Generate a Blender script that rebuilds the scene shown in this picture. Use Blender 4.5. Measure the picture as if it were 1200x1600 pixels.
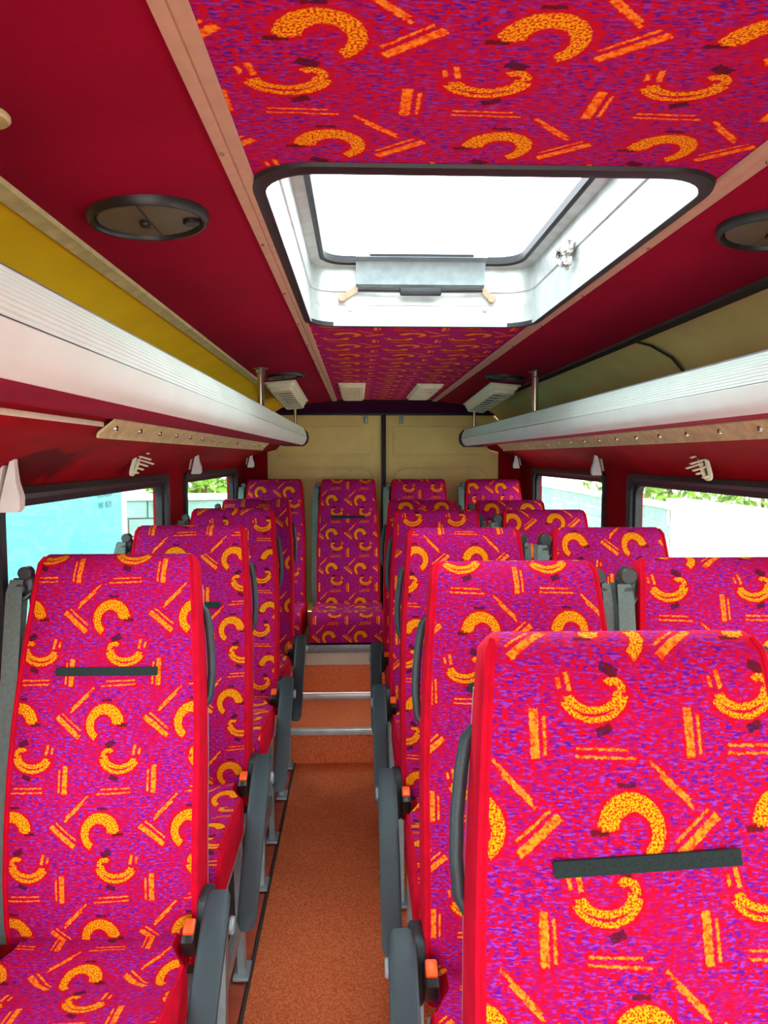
import bpy, bmesh, math, random
from mathutils import Vector, Matrix
random.seed(7)
PI = math.pi
scene = bpy.context.scene
COL = scene.collection
for o in list(bpy.data.objects):
    bpy.data.objects.remove(o)

# ------------------------------------------------------------------ camera, sky, exposure
FPX = 1143.0
cam_d = bpy.data.cameras.new('camera')
cam_d.sensor_fit = 'VERTICAL'; cam_d.sensor_height = 24.0
cam_d.lens = FPX / 1600.0 * 24.0
cam_d.clip_start = 0.02
cam = bpy.data.objects.new('camera', cam_d); COL.objects.link(cam)
yaw, pit = math.atan(40 / FPX), math.atan(85 / FPX)
fw = Vector((math.sin(yaw) * math.cos(pit), math.cos(yaw) * math.cos(pit), -math.sin(pit)))
cam.location = (0, 0, 1.5)
cam.rotation_euler = fw.to_track_quat('-Z', 'Y').to_euler()
scene.camera = cam

world = bpy.data.worlds.new('sky'); scene.world = world
world.use_nodes = True
bgn = world.node_tree.nodes['Background']
bgn.inputs['Color'].default_value = (0.90, 0.96, 1.0, 1)
bgn.inputs['Strength'].default_value = 2.6

vs = scene.view_settings
vs.view_transform = 'Standard'; vs.look = 'None'; vs.gamma = 1.0
vs.use_curve_mapping = False
vs.exposure = 1.60
scene.cycles.max_bounces = 12
scene.cycles.diffuse_bounces = 7
scene.cycles.transparent_max_bounces = 16

sun_d = bpy.data.lights.new('sun', 'SUN'); sun_d.energy = 2.2; sun_d.angle = math.radians(3)
sun_d.color = (1.0, 0.95, 0.86)
sun = bpy.data.objects.new('sun', sun_d); COL.objects.link(sun)
sun.rotation_euler = Vector((0.15, -1.1, -1.0)).to_track_quat('-Z', 'Y').to_euler()

CX = 0.165          # centre line of the van

# ------------------------------------------------------------------ helpers: colour, nodes
def lin(c):
    return tuple((x / 255 / 12.92) if x / 255 <= 0.04045 else ((x / 255 + 0.055) / 1.055) ** 2.4 for x in c) + (1,)

class NT:
    """tiny expression builder over a node tree"""
    def __init__(s, tree): s.t = tree
    def n(s, kind): return s.t.nodes.new(kind)
    def put(s, sock, v):
        if hasattr(v, 'is_output'): s.t.links.new(v, sock)
        else: sock.default_value = v
    def m(s, op, a, b=None, c=None):
        nd = s.n('ShaderNodeMath'); nd.operation = op
        for i, v in enumerate((a, b, c)):
            if v is not None: s.put(nd.inputs[i], v)
        return nd.outputs[0]
    def add(s, a, b): return s.m('ADD', a, b)
    def sub(s, a, b): return s.m('SUBTRACT', a, b)
    def mul(s, a, b): return s.m('MULTIPLY', a, b)
    def mn(s, *a):
        r = a[0]
        for b in a[1:]: r = s.m('MINIMUM', r, b)
        return r
    def mx(s, a, b): return s.m('MAXIMUM', a, b)
    def ab(s, a): return s.m('ABSOLUTE', a)
    def step(s, v, lo, hi, o0=0.0, o1=1.0):
        nd = s.n('ShaderNodeMapRange'); nd.interpolation_type = 'SMOOTHSTEP'
        s.put(nd.inputs['Value'], v)
        nd.inputs['From Min'].default_value = lo; nd.inputs['From Max'].default_value = hi
        nd.inputs['To Min'].default_value = o0; nd.inputs['To Max'].default_value = o1
        return nd.outputs[0]
    def mix(s, f, a, b):
        nd = s.n('ShaderNodeMix'); nd.data_type = 'RGBA'
        s.put(nd.inputs[0], f); s.put(nd.inputs[6], a); s.put(nd.inputs[7], b)
        return nd.outputs[2]
    def noise(s, vec, scale, detail=2.0, rough=0.5, out='Fac'):
        nd = s.n('ShaderNodeTexNoise')
        s.put(nd.inputs['Vector'], vec)
        nd.inputs['Scale'].default_value = scale; nd.inputs['Detail'].default_value = detail
        nd.inputs['Roughness'].default_value = rough
        return nd.outputs[out]
    def xyz(s, x, y, z=0.0):
        nd = s.n('ShaderNodeCombineXYZ')
        for i, v in enumerate((x, y, z)): s.put(nd.inputs[i], v)
        return nd.outputs[0]
    def sep(s, v):
        nd = s.n('ShaderNodeSeparateXYZ'); s.put(nd.inputs[0], v); return nd.outputs

MATS = {}
def new_mat(name):
    m = bpy.data.materials.new(name); m.use_nodes = True
    MATS[name] = m
    return m, m.node_tree.nodes['Principled BSDF'], NT(m.node_tree)

def simple(name, rgb, rough=0.6, metal=0.0, var=0.12, scale=40, bump=0.0, bscale=300, spec=0.5, emit=None, sheen=0.0):
    m, p, g = new_mat(name)
    tc = g.n('ShaderNodeTexCoord').outputs['Object']
    c = lin(rgb)
    nz = g.noise(tc, scale, 3)
    dark = tuple(x * (1 - var) for x in c[:3]) + (1,)
    lite = tuple(min(1, x * (1 + var)) for x in c[:3]) + (1,)
    g.put(p.inputs['Base Color'], g.mix(g.step(nz, 0.3, 0.7), dark, lite))
    p.inputs['Roughness'].default_value = rough
    p.inputs['Metallic'].default_value = metal
    p.inputs['Specular IOR Level'].default_value = spec
    if sheen:
        p.inputs['Sheen Weight'].default_value = sheen
    if bump:
        b = g.n('ShaderNodeBump'); b.inputs['Strength'].default_value = bump; b.inputs['Distance'].default_value = 0.003
        g.put(b.inputs['Height'], g.noise(tc, bscale, 2)); g.put(p.inputs['Normal'], b.outputs[0])
    return m

# woven moquette: crescents, smiles and double bars on a magenta and violet ground.  UVs are metres.
TX, TY = 0.170, 0.205
def fabric(name, warm=0.0):
    m, p, g = new_mat(name)
    uv = g.n('ShaderNodeUVMap').outputs[0]
    nvec = g.sep(g.noise(uv, 330, 1.0, out='Color'))
    s0 = g.sep(uv)
    U = g.add(s0[0], g.mul(g.sub(nvec[0], 0.5), 0.0046))
    V = g.add(s0[1], g.mul(g.sub(nvec[1], 0.5), 0.0046))
    def loc(cx, cy):
        return (g.m('WRAP', g.sub(U, cx), TX / 2, -TX / 2), g.m('WRAP', g.sub(V, cy), TY / 2, -TY / 2))
    def bar(cx, cy, hl, hw, ang=0.0):
        x, y = loc(cx, cy)
        if ang:
            c, s = math.cos(ang), math.sin(ang)
            x, y = g.add(g.mul(x, c), g.mul(y, s)), g.sub(g.mul(y, c), g.mul(x, s))
        return g.mx(g.sub(g.ab(x), hl), g.sub(g.ab(y), hw))
    def arc(cx, cy, rx, ry, mid, half, w0, taper, q=1.0):
        x, y = loc(cx, cy)
        x, y = g.mul(x, 1 / rx), g.mul(y, 1 / ry)
        r = g.m('SQRT', g.add(g.mul(x, x), g.mul(y, y)))
        th = g.m('WRAP', g.sub(g.m('ARCTAN2', y, x), mid), PI, -PI)
        t = g.mul(th, 1 / half)
        w = g.mul(g.sub(1.0, g.mul(t, taper)), w0)
        ds = g.sub(g.mul(g.ab(g.sub(r, 1.0)), min(rx, ry)), w)
        return g.mx(ds, g.mul(g.sub(g.ab(th), half), min(rx, ry)))
    ax, ay = 0.0, 0.0                       # crescent, hook at its right end
    ux, uy = 0.034, -0.062                  # smile, hook at its left end
    crescent = arc(ax, ay, 0.027, 0.029, math.radians(122), math.radians(116), 0.0086, 0.30)
    hook = bar(ax + 0.027, ay + 0.006, 0.0065, 0.0065)
    smile1 = arc(ux, uy, 0.035, 0.029, math.radians(264), math.radians(76), 0.0030, 0.15)
    smile2 = arc(ux, uy + 0.001, 0.028, 0.020, math.radians(262), math.radians(84), 0.0036, -0.1)
    curl = arc(ux - 0.023, uy + 0.003, 0.0095, 0.0095, math.radians(118), math.radians(76), 0.0042, 0.0)
    tick = bar(ux + 0.027, uy + 0.012, 0.010, 0.0026, math.radians(80))
    tick2 = bar(ux + 0.037, uy + 0.010, 0.006, 0.0022, math.radians(80))
    v1 = bar(ux + 0.066, uy - 0.044, 0.0265, 0.0048, PI / 2)
    v2 = bar(ux + 0.055, uy - 0.046, 0.021, 0.0018, PI / 2)
    e1 = bar(ux - 0.006, uy - 0.060, 0.028, 0.0014, 0.03)
    e2 = bar(ux - 0.010, uy - 0.0685, 0.033, 0.0014, 0.04)
    d1 = bar(ax - 0.044, ay + 0.050, 0.029, 0.0019, math.radians(45))
    d2 = bar(ax - 0.050, ay + 0.039, 0.024, 0.0019, math.radians(45))
    f1 = bar(ax - 0.070, ay - 0.006, 0.030, 0.0048, math.radians(-40))
    f2 = bar(ax - 0.064, ay + 0.004, 0.025, 0.0017, math.radians(-40))
    big = g.mn(crescent, hook, smile1, smile2, curl)
    d = g.mn(big, tick, tick2, v1, v2, e1, e2, d1, d2, f1, f2)
    k1 = bar(ax + 0.036, ay - 0.002, 0.010, 0.0035)
    k2 = bar(ax + 0.004, ay + 0.046, 0.010, 0.0028)
    k3 = bar(ux - 0.020, uy + 0.024, 0.010, 0.006, 0.5)
    k4 = bar(ux - 0.010, uy - 0.040, 0.009, 0.005, -0.4)
    dk = g.mn(k1, k2, k3, k4)
    # ground
    st = g.xyz(g.mul(s0[0], 0.30), s0[1])
    dash = g.noise(st, 420, 1.5, 0.6)
    blot = g.noise(uv, 16, 2.0)
    fine = g.noise(uv, 150, 2.5, 0.65)
    red = lin((196, 0, 34)); mag = lin((166, 0, 82)); vio = g.mix(g.step(g.noise(g.xyz(g.mul(s0[0], 0.3), s0[1]), 300, 1.0), 0.45, 0.6), lin((84, 12, 142)), lin((146, 58, 180)))
    ground = g.mix(g.step(fine, 0.42, 0.58), red, mag)
    vio_f = g.mul(g.step(g.add(g.mul(dash, 0.5), g.mul(fine, 0.5)), 0.475, 0.545), g.step(blot, 0.28, 0.55, 0.20, 0.9))
    ground = g.mix(vio_f, ground, vio)
    halo = g.step(big, 0.010, 0.001)
    halo2 = g.mul(g.step(d, 0.006, 0.001), 0.8)
    c = g.mix(g.mul(g.mx(halo, halo2), 0.9), ground, lin((194, 0, 24)))
    c = g.mix(g.mul(g.step(dk, 0.0008, -0.0012), 0.8), c, lin((52, 14, 22)))
    yel = g.mix(g.step(g.noise(uv, 420, 1.0), 0.38, 0.58), lin((200, 40, 8)), lin((246, 176, 8)))
    ysmall = g.mix(g.step(fine, 0.35, 0.6), lin((232, 60, 16)), lin((250, 150, 30)))
    c = g.mix(g.step(d, 0.0006, -0.0010), c, ysmall)
    c = g.mix(g.step(big, 0.0006, -0.0012), c, yel)
    g.put(p.inputs['Base Color'], c)
    p.inputs['Roughness'].default_value = 0.9
    p.inputs['Specular IOR Level'].default_value = 0.15
    b = g.n('ShaderNodeBump'); b.inputs['Strength'].default_value = 0.25; b.inputs['Distance'].default_value = 0.002
    g.put(b.inputs['Height'], dash); g.put(p.inputs['Normal'], b.outputs[0])
    return m

def carpet(name, c1, c2):
    m, p, g = new_mat(name)
    tc = g.n('ShaderNodeTexCoord').outputs['Object']
    a = g.noise(tc, 170, 3, 0.7); b2 = g.noise(tc, 5, 2)
    g.put(p.inputs['Base Color'], g.mix(g.add(g.mul(g.step(a, 0.35, 0.65), 0.75), g.mul(b2, 0.25)), lin(c1), lin(c2)))
    p.inputs['Roughness'].default_value = 0.85; p.inputs['Specular IOR Level'].default_value = 0.3
    b = g.n('ShaderNodeBump'); b.inputs['Strength'].default_value = 0.7; b.inputs['Distance'].default_value = 0.004
    g.put(b.inputs['Height'], a); g.put(p.inputs['Normal'], b.outputs[0])
    return m

def glass(name, tint, refl=0.05):
    m, p, g = new_mat(name)
    g.t.nodes.remove(p)
    out = g.t.nodes['Material Output']
    tr = g.n('ShaderNodeBsdfTransparent'); tr.inputs[0].default_value = tint
    gl = g.n('ShaderNodeBsdfGlossy'); gl.inputs['Roughness'].default_value = 0.02
    mx = g.n('ShaderNodeMixShader')
    lw = g.n('ShaderNodeLayerWeight'); lw.inputs[0].default_value = 0.25
    g.put(mx.inputs[0], g.mul(lw.outputs['Fresnel'], refl * 8))
    g.t.links.new(tr.outputs[0], mx.inputs[1]); g.t.links.new(gl.outputs[0], mx.inputs[2])
    g.t.links.new(mx.outputs[0], out.inputs[0])
    return m

FAB = fabric('moquette')
RED = simple('red_velour', (196, 0, 38), 0.85, var=0.10, scale=30, spec=0.15)
WALLRED = simple('red_felt_lining', (146, 0, 14), 0.9, var=0.15, scale=6, bump=0.2, bscale=400, spec=0.15)
CEILRED = simple('crimson_ceiling_felt', (146, 0, 44), 0.9, var=0.10, scale=4, bump=0.2, bscale=400, spec=0.15)
PLAST = simple('grey_green_plastic', (44, 58, 62), 0.40, var=0.08, scale=30, bump=0.25, bscale=700)
GUIDE = simple('dark_grey_plastic', (52, 56, 56), 0.42)
BLACKP = simple('black_plastic', (26, 28, 30), 0.4, var=0.1)
SHELL = simple('pale_grey_shell', (150, 146, 148), 0.5)
BELT = simple('grey_belt_webbing', (98, 114, 106), 0.7, var=0.12, scale=120)
VELC = simple('dark_velcro', (24, 40, 38), 0.95, var=0.3, scale=400)
ORANGE = simple('orange_button', (255, 92, 22), 0.4)
STEEL = simple('painted_grey_steel', (150, 166, 168), 0.42, metal=0.25, var=0.1)
ALU = simple('aluminium', (206, 212, 208), 0.38, metal=0.55, var=0.1, scale=25)
CHROME = simple('chrome', (200, 196, 190), 0.18, metal=0.95, var=0.05)
TRIM = simple('beige_trim', (196, 164, 136), 0.55, metal=0.15, var=0.06)
RUBBER = simple('black_rubber', (30, 30, 34), 0.5, var=0.2)
CARPET = carpet('orange_loop_carpet', (214, 84, 40), (255, 152, 92))
BOARD = simple('red_brown_edging', (184, 86, 56), 0.6, var=0.15, scale=20)
UNDER = simple('dark_floor', (70, 58, 52), 0.7)
CREAM = simple('cream_panel', (226, 220, 196), 0.55, var=0.05, scale=8)
DOORC = simple('beige_door_paint', (240, 212, 132), 0.5, var=0.06, scale=5)
YELLOWP = simple('vinyl_yellow_cast', (250, 206, 24), 0.55, var=0.06, scale=6)  # left cove: yellow cast of the light put into the vinyl's colour
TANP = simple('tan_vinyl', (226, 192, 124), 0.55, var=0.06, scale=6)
RACKW = simple('white_rack_plastic', (230, 242, 234), 0.40, var=0.03, scale=8)
IVORY = simple('ivory_plastic', (240, 238, 206), 0.5, var=0.05)
WHITEP = simple('white_plastic', (226, 226, 220), 0.45, var=0.04)
PURPLE = simple('dark_plum_felt', (62, 10, 52), 0.9, var=0.15, scale=6, spec=0.1)
VENTG = simple('olive_grey_plastic', (98, 94, 74), 0.4, var=0.08)
RAIL = simple('dull_metal_rail', (216, 206, 150), 0.45, metal=0.2, var=0.15, scale=30)
CLEAR = glass('clear_glass', (0.93, 0.98, 0.97, 1))
ACRYL = glass('clear_acrylic', (0.97, 0.99, 1, 1), 0.03)
CYAN = simple('pale_cyan_paint', (74, 196, 206), 0.4, var=0.05, scale=1.5)
WHITEX = simple('white_paint', (240, 242, 240), 0.5, var=0.03)
INK = simple('grey_lettering', (66, 110, 116), 0.6)
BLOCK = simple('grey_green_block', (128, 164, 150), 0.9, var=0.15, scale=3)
PLASTER = simple('white_plaster', (238, 240, 232), 0.9, var=0.06, scale=1.5)
GROUND = simple('pale_asphalt', (170, 166, 158), 0.9, var=0.12, scale=2)
LEAF = simple('leaf_green', (120, 158, 40), 0.6, var=0.45, scale=3)
STEM = simple('brown_bark', (96, 74, 52), 0.9)

# dark damp stain on the left wall lining, with its own outline
def add_stain(mat):
    m = mat.copy(); m.name = 'red_felt_lining_stained'
    g = NT(m.node_tree); p = m.node_tree.nodes['Principled BSDF']
    src = p.inputs['Base Color'].links[0].from_socket
    tc = g.sep(g.n('ShaderNodeTexCoord').outputs['Object'])
    nz = g.noise(g.n('ShaderNodeTexCoord').outputs['Object'], 9, 3)
    dy = g.mul(g.sub(tc[1], 1.62), 1 / 0.21); dz = g.mul(g.sub(tc[2], 1.475), 1 / 0.05)
    r = g.m('SQRT', g.add(g.mul(dy, dy), g.mul(dz, dz)))
    f = g.step(g.add(r, g.mul(g.sub(nz, 0.5), 1.6)), 1.0, 0.75)
    g.put(p.inputs['Base Color'], g.mix(g.mul(f, 0.75), src, lin((60, 4, 10))))
    return m
WALLRED_L = add_stain(WALLRED)

# ------------------------------------------------------------------ helpers: meshes
class MB:
    def __init__(s): s.v = []; s.f = []; s.mi = []; s.uv = []
    def quad(s, idx, mi=0, uv=None): s.f.append(tuple(idx)); s.mi.append(mi); s.uv.append(uv)
    def loft(s, rings, closed=True, cap0=False, cap1=False, mi=0, uvf=None):
        b = len(s.v); n = len(rings[0])
        for r in rings: s.v.extend([tuple(p) for p in r])
        for k in range(len(rings) - 1):
            for i in range(n if closed else n - 1):
                j = (i + 1) % n
                q = (b + k * n + i, b + k * n + j, b + (k + 1) * n + j, b + (k + 1) * n + i)
                s.quad(q, mi(k, i) if callable(mi) else mi, [uvf(s.v[t], k2, i2) for t, k2, i2 in
                       zip(q, (k, k, k + 1, k + 1), (i, i + 1, i + 1, i))] if uvf else None)
        m0 = 0 if callable(mi) else mi
        if cap0: s.quad(list(range(b, b + n))[::-1], m0)
        if cap1: s.quad(list(range(b + (len(rings) - 1) * n, b + len(rings) * n)), m0)
        return s
    def tube(s, path, r, n=8, mi=0, caps=True):
        P = [Vector(p) for p in path]; rings = []
        up = None
        for i, p in enumerate(P):
            t = (P[min(i + 1, len(P) - 1)] - P[max(i - 1, 0)]).normalized()
            if up is None:
                up = t.orthogonal().normalized()
            up = (up - t * up.dot(t)).normalized(); sd = t.cross(up)
            rr = r[i] if isinstance(r, (list, tuple)) else r
            rings.append([p + (up * math.cos(a) + sd * math.sin(a)) * rr for a in [2 * PI * k / n for k in range(n)]])
        return s.loft(rings, True, caps, caps, mi)
    def strip(s, path, wid, th, wdir, mi=0):
        """flat webbing: wdir is the direction of the width"""
        P = [Vector(p) for p in path]; w = Vector(wdir).normalized(); rings = []
        for i, p in enumerate(P):
            t = (P[min(i + 1, len(P) - 1)] - P[max(i - 1, 0)]).normalized()
            nrm = t.cross(w).normalized(); ww = wid[i] if isinstance(wid, (list, tuple)) else wid
            rings.append([p + w * ww / 2 + nrm * th / 2, p - w * ww / 2 + nrm * th / 2, p - w * ww / 2 - nrm * th / 2, p + w * ww / 2 - nrm * th / 2])
        return s.loft(rings, True, True, True, mi)
    def box(s, c, d, bev=0.0, mi=0, rot=None, seg=2):
        bm = bmesh.new(); bmesh.ops.create_cube(bm, size=1)
        for v in bm.verts: v.co = Vector((v.co.x * d[0], v.co.y * d[1], v.co.z * d[2]))
        if bev: bmesh.ops.bevel(bm, geom=list(bm.edges), offset=bev, segments=seg, affect='EDGES', profile=0.5)
        R = rot.to_matrix() if hasattr(rot, 'to_matrix') else rot
        b = len(s.v); bm.verts.index_update()
        for v in bm.verts:
            co = R @ v.co if R is not None else v.co
            s.v.append(tuple(co + Vector(c)))
        for f in bm.faces: s.quad([b + v.index for v in f.verts], mi)
        bm.free(); return s
    def cyl(s, c, r, h, axis='z', n=20, mi=0, r2=None):
        ax = {'x': (Vector((0, 1, 0)), Vector((0, 0, 1)), Vector((1, 0, 0))), 'y': (Vector((0, 0, 1)), Vector((1, 0, 0)), Vector((0, 1, 0))), 'z': (Vector((1, 0, 0)), Vector((0, 1, 0)), Vector((0, 0, 1)))}[axis]
        c = Vector(c); r2 = r if r2 is None else r2; e = min(0.15 * r, abs(h) * 0.3)
        def ring(rr, t): return [c + (ax[0] * math.cos(a) + ax[1] * math.sin(a)) * rr + ax[2] * t for a in [2 * PI * k / n for k in range(n)]]
        return s.loft([ring(r - e, -h / 2), ring(r, -h / 2 + e), ring(r2, h / 2 - e), ring(r2 - e, h / 2)], True, True, True, mi)
    def build(s, name, mats, parent=None, smooth=True, angle=40):
        me = bpy.data.meshes.new(name)
        me.from_pydata([tuple(v) for v in s.v], [], s.f)
        mats = mats if isinstance(mats, (list, tuple)) else [mats]
        for m in mats: me.materials.append(m)
        for p, mi in zip(me.polygons, s.mi): p.material_index = mi
        if any(u is not None for u in s.uv):
            l = me.uv_layers.new(name='UVMap')
            for p, u in zip(me.polygons, s.uv):
                for k, li in enumerate(p.loop_indices):
                    if u is not None: l.data[li].uv = u[k]
                    else:
                        co = me.vertices[me.loops[li].vertex_index].co; l.data[li].uv = (co.x, co.z)
        bm = bmesh.new(); bm.from_mesh(me); bmesh.ops.recalc_face_normals(bm, faces=bm.faces[:]); bm.to_mesh(me); bm.free()
        if smooth:
            me.polygons.foreach_set('use_smooth', [True] * len(me.polygons)); me.set_sharp_from_angle(angle=math.radians(angle))
        o = bpy.data.objects.new(name, me); COL.objects.link(o)
        if parent is not None: o.parent = parent
        return o

def tag(o, label=None, cat=None, group=None, kind=None):
    if label: o['label'] = label
    if cat: o['category'] = cat
    if group: o['group'] = group
    if kind: o['kind'] = kind
    return o
def empty(name, loc=(0, 0, 0)):
    o = bpy.data.objects.new(name, None); COL.objects.link(o); o.location = loc; o.empty_display_size = 0.1
    return o
def copy_tree(o, parent=None):
    c = o.copy(); COL.objects.link(c)
    if parent is not None: c.parent = parent
    for ch in list(o.children): copy_tree(ch, c)
    return c
def rrect(cx, cy, hx, hy, r, n=6):
    pts = []
    for sx, sy, a0 in ((1, 1, 0), (-1, 1, 90), (-1, -1, 180), (1, -1, 270)):
        for k in range(n + 1):
            a = math.radians(a0 + 90 * k / n)
            pts.append((cx + sx * (hx - r) + r * math.cos(a), cy + sy * (hy - r) + r * math.sin(a)))
    return pts
def lerp(a, b, t): return a + (b - a) * t
def interp(tab, x):
    for (x0, y0), (x1, y1) in zip(tab, tab[1:]):
        if x <= x1: return lerp(y0, y1, max(0, (x - x0) / (x1 - x0)))
    return tab[-1][1]

YF, YR = -0.9, 4.80           # front (open towards the cab) and rear end of the saloon

# ------------------------------------------------------------------ floor and steps
fl = MB().box((CX, (YF + 3.5) / 2, -0.02), (1.84, 3.5 - YF, 0.04)).build('floor', UNDER); tag(fl, 'saloon floor under the seats with orange carpet along the aisle', kind='structure')
MB().box((0.37, (YF + 3.49) / 2, 0.004), (1.38, 3.49 - YF, 0.008), 0.003).build('carpet', CARPET, fl)
MB().box((-0.345, (YF + 3.49) / 2, 0.007), (0.045, 3.49 - YF, 0.014), 0.003).build('edging_board', BOARD, fl)
MB().box((-0.315, (YF + 3.49) / 2, 0.0085), (0.010, 3.49 - YF, 0.009), 0.002).build('edging_strip', UNDER, fl)
for x in (-0.385, -0.66):
    MB().box((x, (YF + 3.46) / 2, 0.011), (0.034, 3.46 - YF, 0.022), 0.004).build('seat_rail', STEEL, fl)
def step(y, z0, z1, depth):
    MB().box((CX, y + 0.01, (z0 + z1) / 2), (1.80, 0.02, z1 - z0), 0.004).build('step_riser', CARPET, fl)
    MB().box((CX, y + depth / 2, z1 - 0.01), (1.80, depth, 0.02), 0.004).build('step_tread', CARPET, fl)
step(3.49, 0.0, 0.170, 0.47)
n1 = MB().box((CX, 3.488, 0.168), (1.78, 0.030, 0.034), 0.006)
for k in range(3): n1.box((CX, 3.4722, 0.160 + 0.008 * k), (1.78, 0.002, 0.003))
n1.build('nosing', ALU, fl)
MB().box((CX, 3.945, 0.190), (1.78, 0.022, 0.036), 0.006).build('nosing', ALU, fl)
MB().box((CX, 3.962, 0.285), (1.80, 0.02, 0.155), 0.004).build('step_riser', CARPET, fl)
MB().box((CX, 4.38, 0.421), (1.80, 0.84, 0.125), 0.004).build('bench_platform', CREAM, fl)
MB().box((CX, 3.945, 0.462), (1.78, 0.035, 0.050), 0.008).build('bench_beam', STEEL, fl)

# ------------------------------------------------------------------ walls with window openings
WZ0, WZ1, WW = 0.80, 1.425, 0.905
WINS = [(0.10, 1.30), (1.52, 2.84), (3.13, 4.43)]  # first opening is unseen, added to let light onto the near seats
def side_wall(sgn, name, mat, label):
    mb = MB()
    X = lambda w: CX + sgn * w
    low = [(WW, -0.02), (WW + 0.005, 0.4), (WW, WZ0)]
    top = [(WW, WZ1), (0.893, 1.452), (0.862, 1.483), (0.815, 1.512), (0.76, 1.535), (0.70, 1.550), (0.672, 1.580)]
    ys = [YF + (YR - YF) * k / 12 for k in range(13)]
    for prof in (low, top):
        mb.loft([[(X(w), y, z) for w, z in prof] for y in ys], closed=False)
    edges = [YF] + [e for w in WINS for e in w] + [YR]
    for a, b in zip(edges[0::2], edges[1::2]):
        mb.loft([[(X(WW), y, z) for z in (WZ0, WZ1)] for y in (a, b)], closed=False)
    # window reveals
    for a, b in WINS:
        r0 = [(X(WW), a, WZ0), (X(WW), b, WZ0), (X(WW), b, WZ1), (X(WW), a, WZ1)]
        r1 = [(X(WW + 0.05), y, z) for _, y, z in r0]
        mb.loft([r0, r1], True)
    o = mb.build(name, mat); tag(o, label, kind='structure')
    return o
wl = side_wall(-1, 'wall_left', WALLRED_L, 'red felt lined side wall on the left, with a dark stain')
wr = side_wall(1, 'wall_right', WALLRED, 'red felt lined side wall on the right')
wn = 0
for sgn, sd in ((-1, 'left'), (1, 'right')):
    for i, (a, b) in enumerate(WINS):
        wn += 1
        X = lambda w: CX + sgn * w
        cy, hy, cz, hz = (a + b) / 2, (b - a) / 2, (WZ0 + WZ1) / 2, (WZ1 - WZ0) / 2
        def ring(dy, r, w): return [(X(w), y, z) for y, z in rrect(cy, cz, hy + dy, hz + dy, r)]
        g = MB().loft([ring(0.012, 0.03, WW - 0.001), ring(0.012, 0.03, WW - 0.012), ring(-0.004, 0.04, WW - 0.016), ring(-0.016, 0.055, WW - 0.006), ring(-0.016, 0.055, WW + 0.004), ring(-0.034, 0.05, WW + 0.008), ring(-0.036, 0.05, WW + 0.03), ring(0.0, 0.05, WW + 0.035)], True)
        w_ = g.build('window_%d' % wn, RUBBER)
        tag(w_, '%s side window, %s' % (sd, ('by the cab, unseen, added to light the near seats', 'long middle one with black rubber seal', 'rear one with black rubber seal')[i]), kind='structure')
        pane = MB().loft([ring(-0.034, 0.05, WW + 0.018), ring(-0.034, 0.05, WW + 0.022)], True, True, True).build('pane', CLEAR, w_, smooth=False)

# ------------------------------------------------------------------ ceiling
HX0, HX1, HY0, HY1 = -0.128, 0.464, 0.935, 2.000      # hatch opening
TW = 0.315
def zc(w): return 1.858 if w <= TW else lerp(1.856, 1.832, (w - TW) / (0.60 - TW))
cb = MB()
hc = ((HX0 + HX1) / 2, (HY0 + HY1) / 2)
inner = rrect(hc[0], hc[1], (HX1 - HX0) / 2, (HY1 - HY0) / 2, 0.075, 8)
x0, x1, ya, yb = CX - TW, CX + TW, 0.80, 2.15
def proj(p):
    dx, dy = p[0] - hc[0], p[1] - hc[1]
    tx = ((x1 if dx > 0 else x0) - hc[0]) / dx if abs(dx) > 1e-9 else 1e9
    ty = ((yb if dy > 0 else ya) - hc[1]) / dy if abs(dy) > 1e-9 else 1e9
    t = min(tx, ty); return (hc[0] + dx * t, hc[1] + dy * t)
outer = [proj(p) for p in inner]
cuv = lambda v, k=0, i=0: (-(v[0] + 0.030) / 1.13, -(v[1] - 0.655) / 1.06)
cb.loft([[(x, y, 1.858) for x, y in inner], [(x, y, 1.858) for x, y in outer]], True, uvf=cuv)
for cxr, cyr in ((x0, ya), (x1, ya), (x1, yb), (x0, yb)):
    best = sorted(range(len(outer)), key=lambda i: (outer[i][0] - cxr) ** 2 + (outer[i][1] - cyr) ** 2)[:2]
    b = len(cb.v); pts = [(*outer[best[0]], 1.858), (cxr, cyr, 1.858), (*outer[best[1]], 1.858)]
    cb.v.extend(pts); cb.quad((b, b + 1, b + 2), 0, [cuv(p) for p in pts])
cb.loft([[(x, y, 1.858) for x in (x0, x1)] for y in (YF, 0.0, ya)], False, uvf=cuv)
cb.loft([[(x, y, 1.858) for x in (x0, x1)] for y in (yb, 3.4, 4.58)], False, uvf=cuv)
ceil = cb.build('ceiling', FAB, smooth=False)
tag(ceil, 'patterned fabric ceiling panel with a roof hatch', kind='structure')
for sgn in (-1, 1):
    X = lambda w: CX + sgn * w
    MB().loft([[(X(w), y, zc(w)) for w in (TW - 0.004, 0.46, 0.605)] for y in (YF, 1, 3, 4.70)], False).build('side_panel', CEILRED, ceil)
tn = 0
for sgn in (-1, 1):
    tn += 1
    X = lambda w: CX + sgn * w
    prof = [(TW - 0.018, 1.857), (TW - 0.016, 1.853), (TW - 0.004, 1.851), (TW - 0.001, 1.853), (TW + 0.003, 1.851), (TW + 0.012, 1.850), (TW + 0.014, 1.856)]
    t = MB().loft([[(X(w), y, z) for w, z in prof] for y in (YF, 2, 4.62)], False).build('trim_%d' % tn, TRIM)
    tag(t, 'beige strip joining fabric and crimson ceiling on the %s' % ('left' if sgn < 0 else 'right'), kind='structure')
    for k in range(14):
        MB().cyl((X(TW + 0.007), -0.2 + 0.36 * k, 1.8495), 0.0032, 0.003, n=8).build('screw', CHROME, t)
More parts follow.
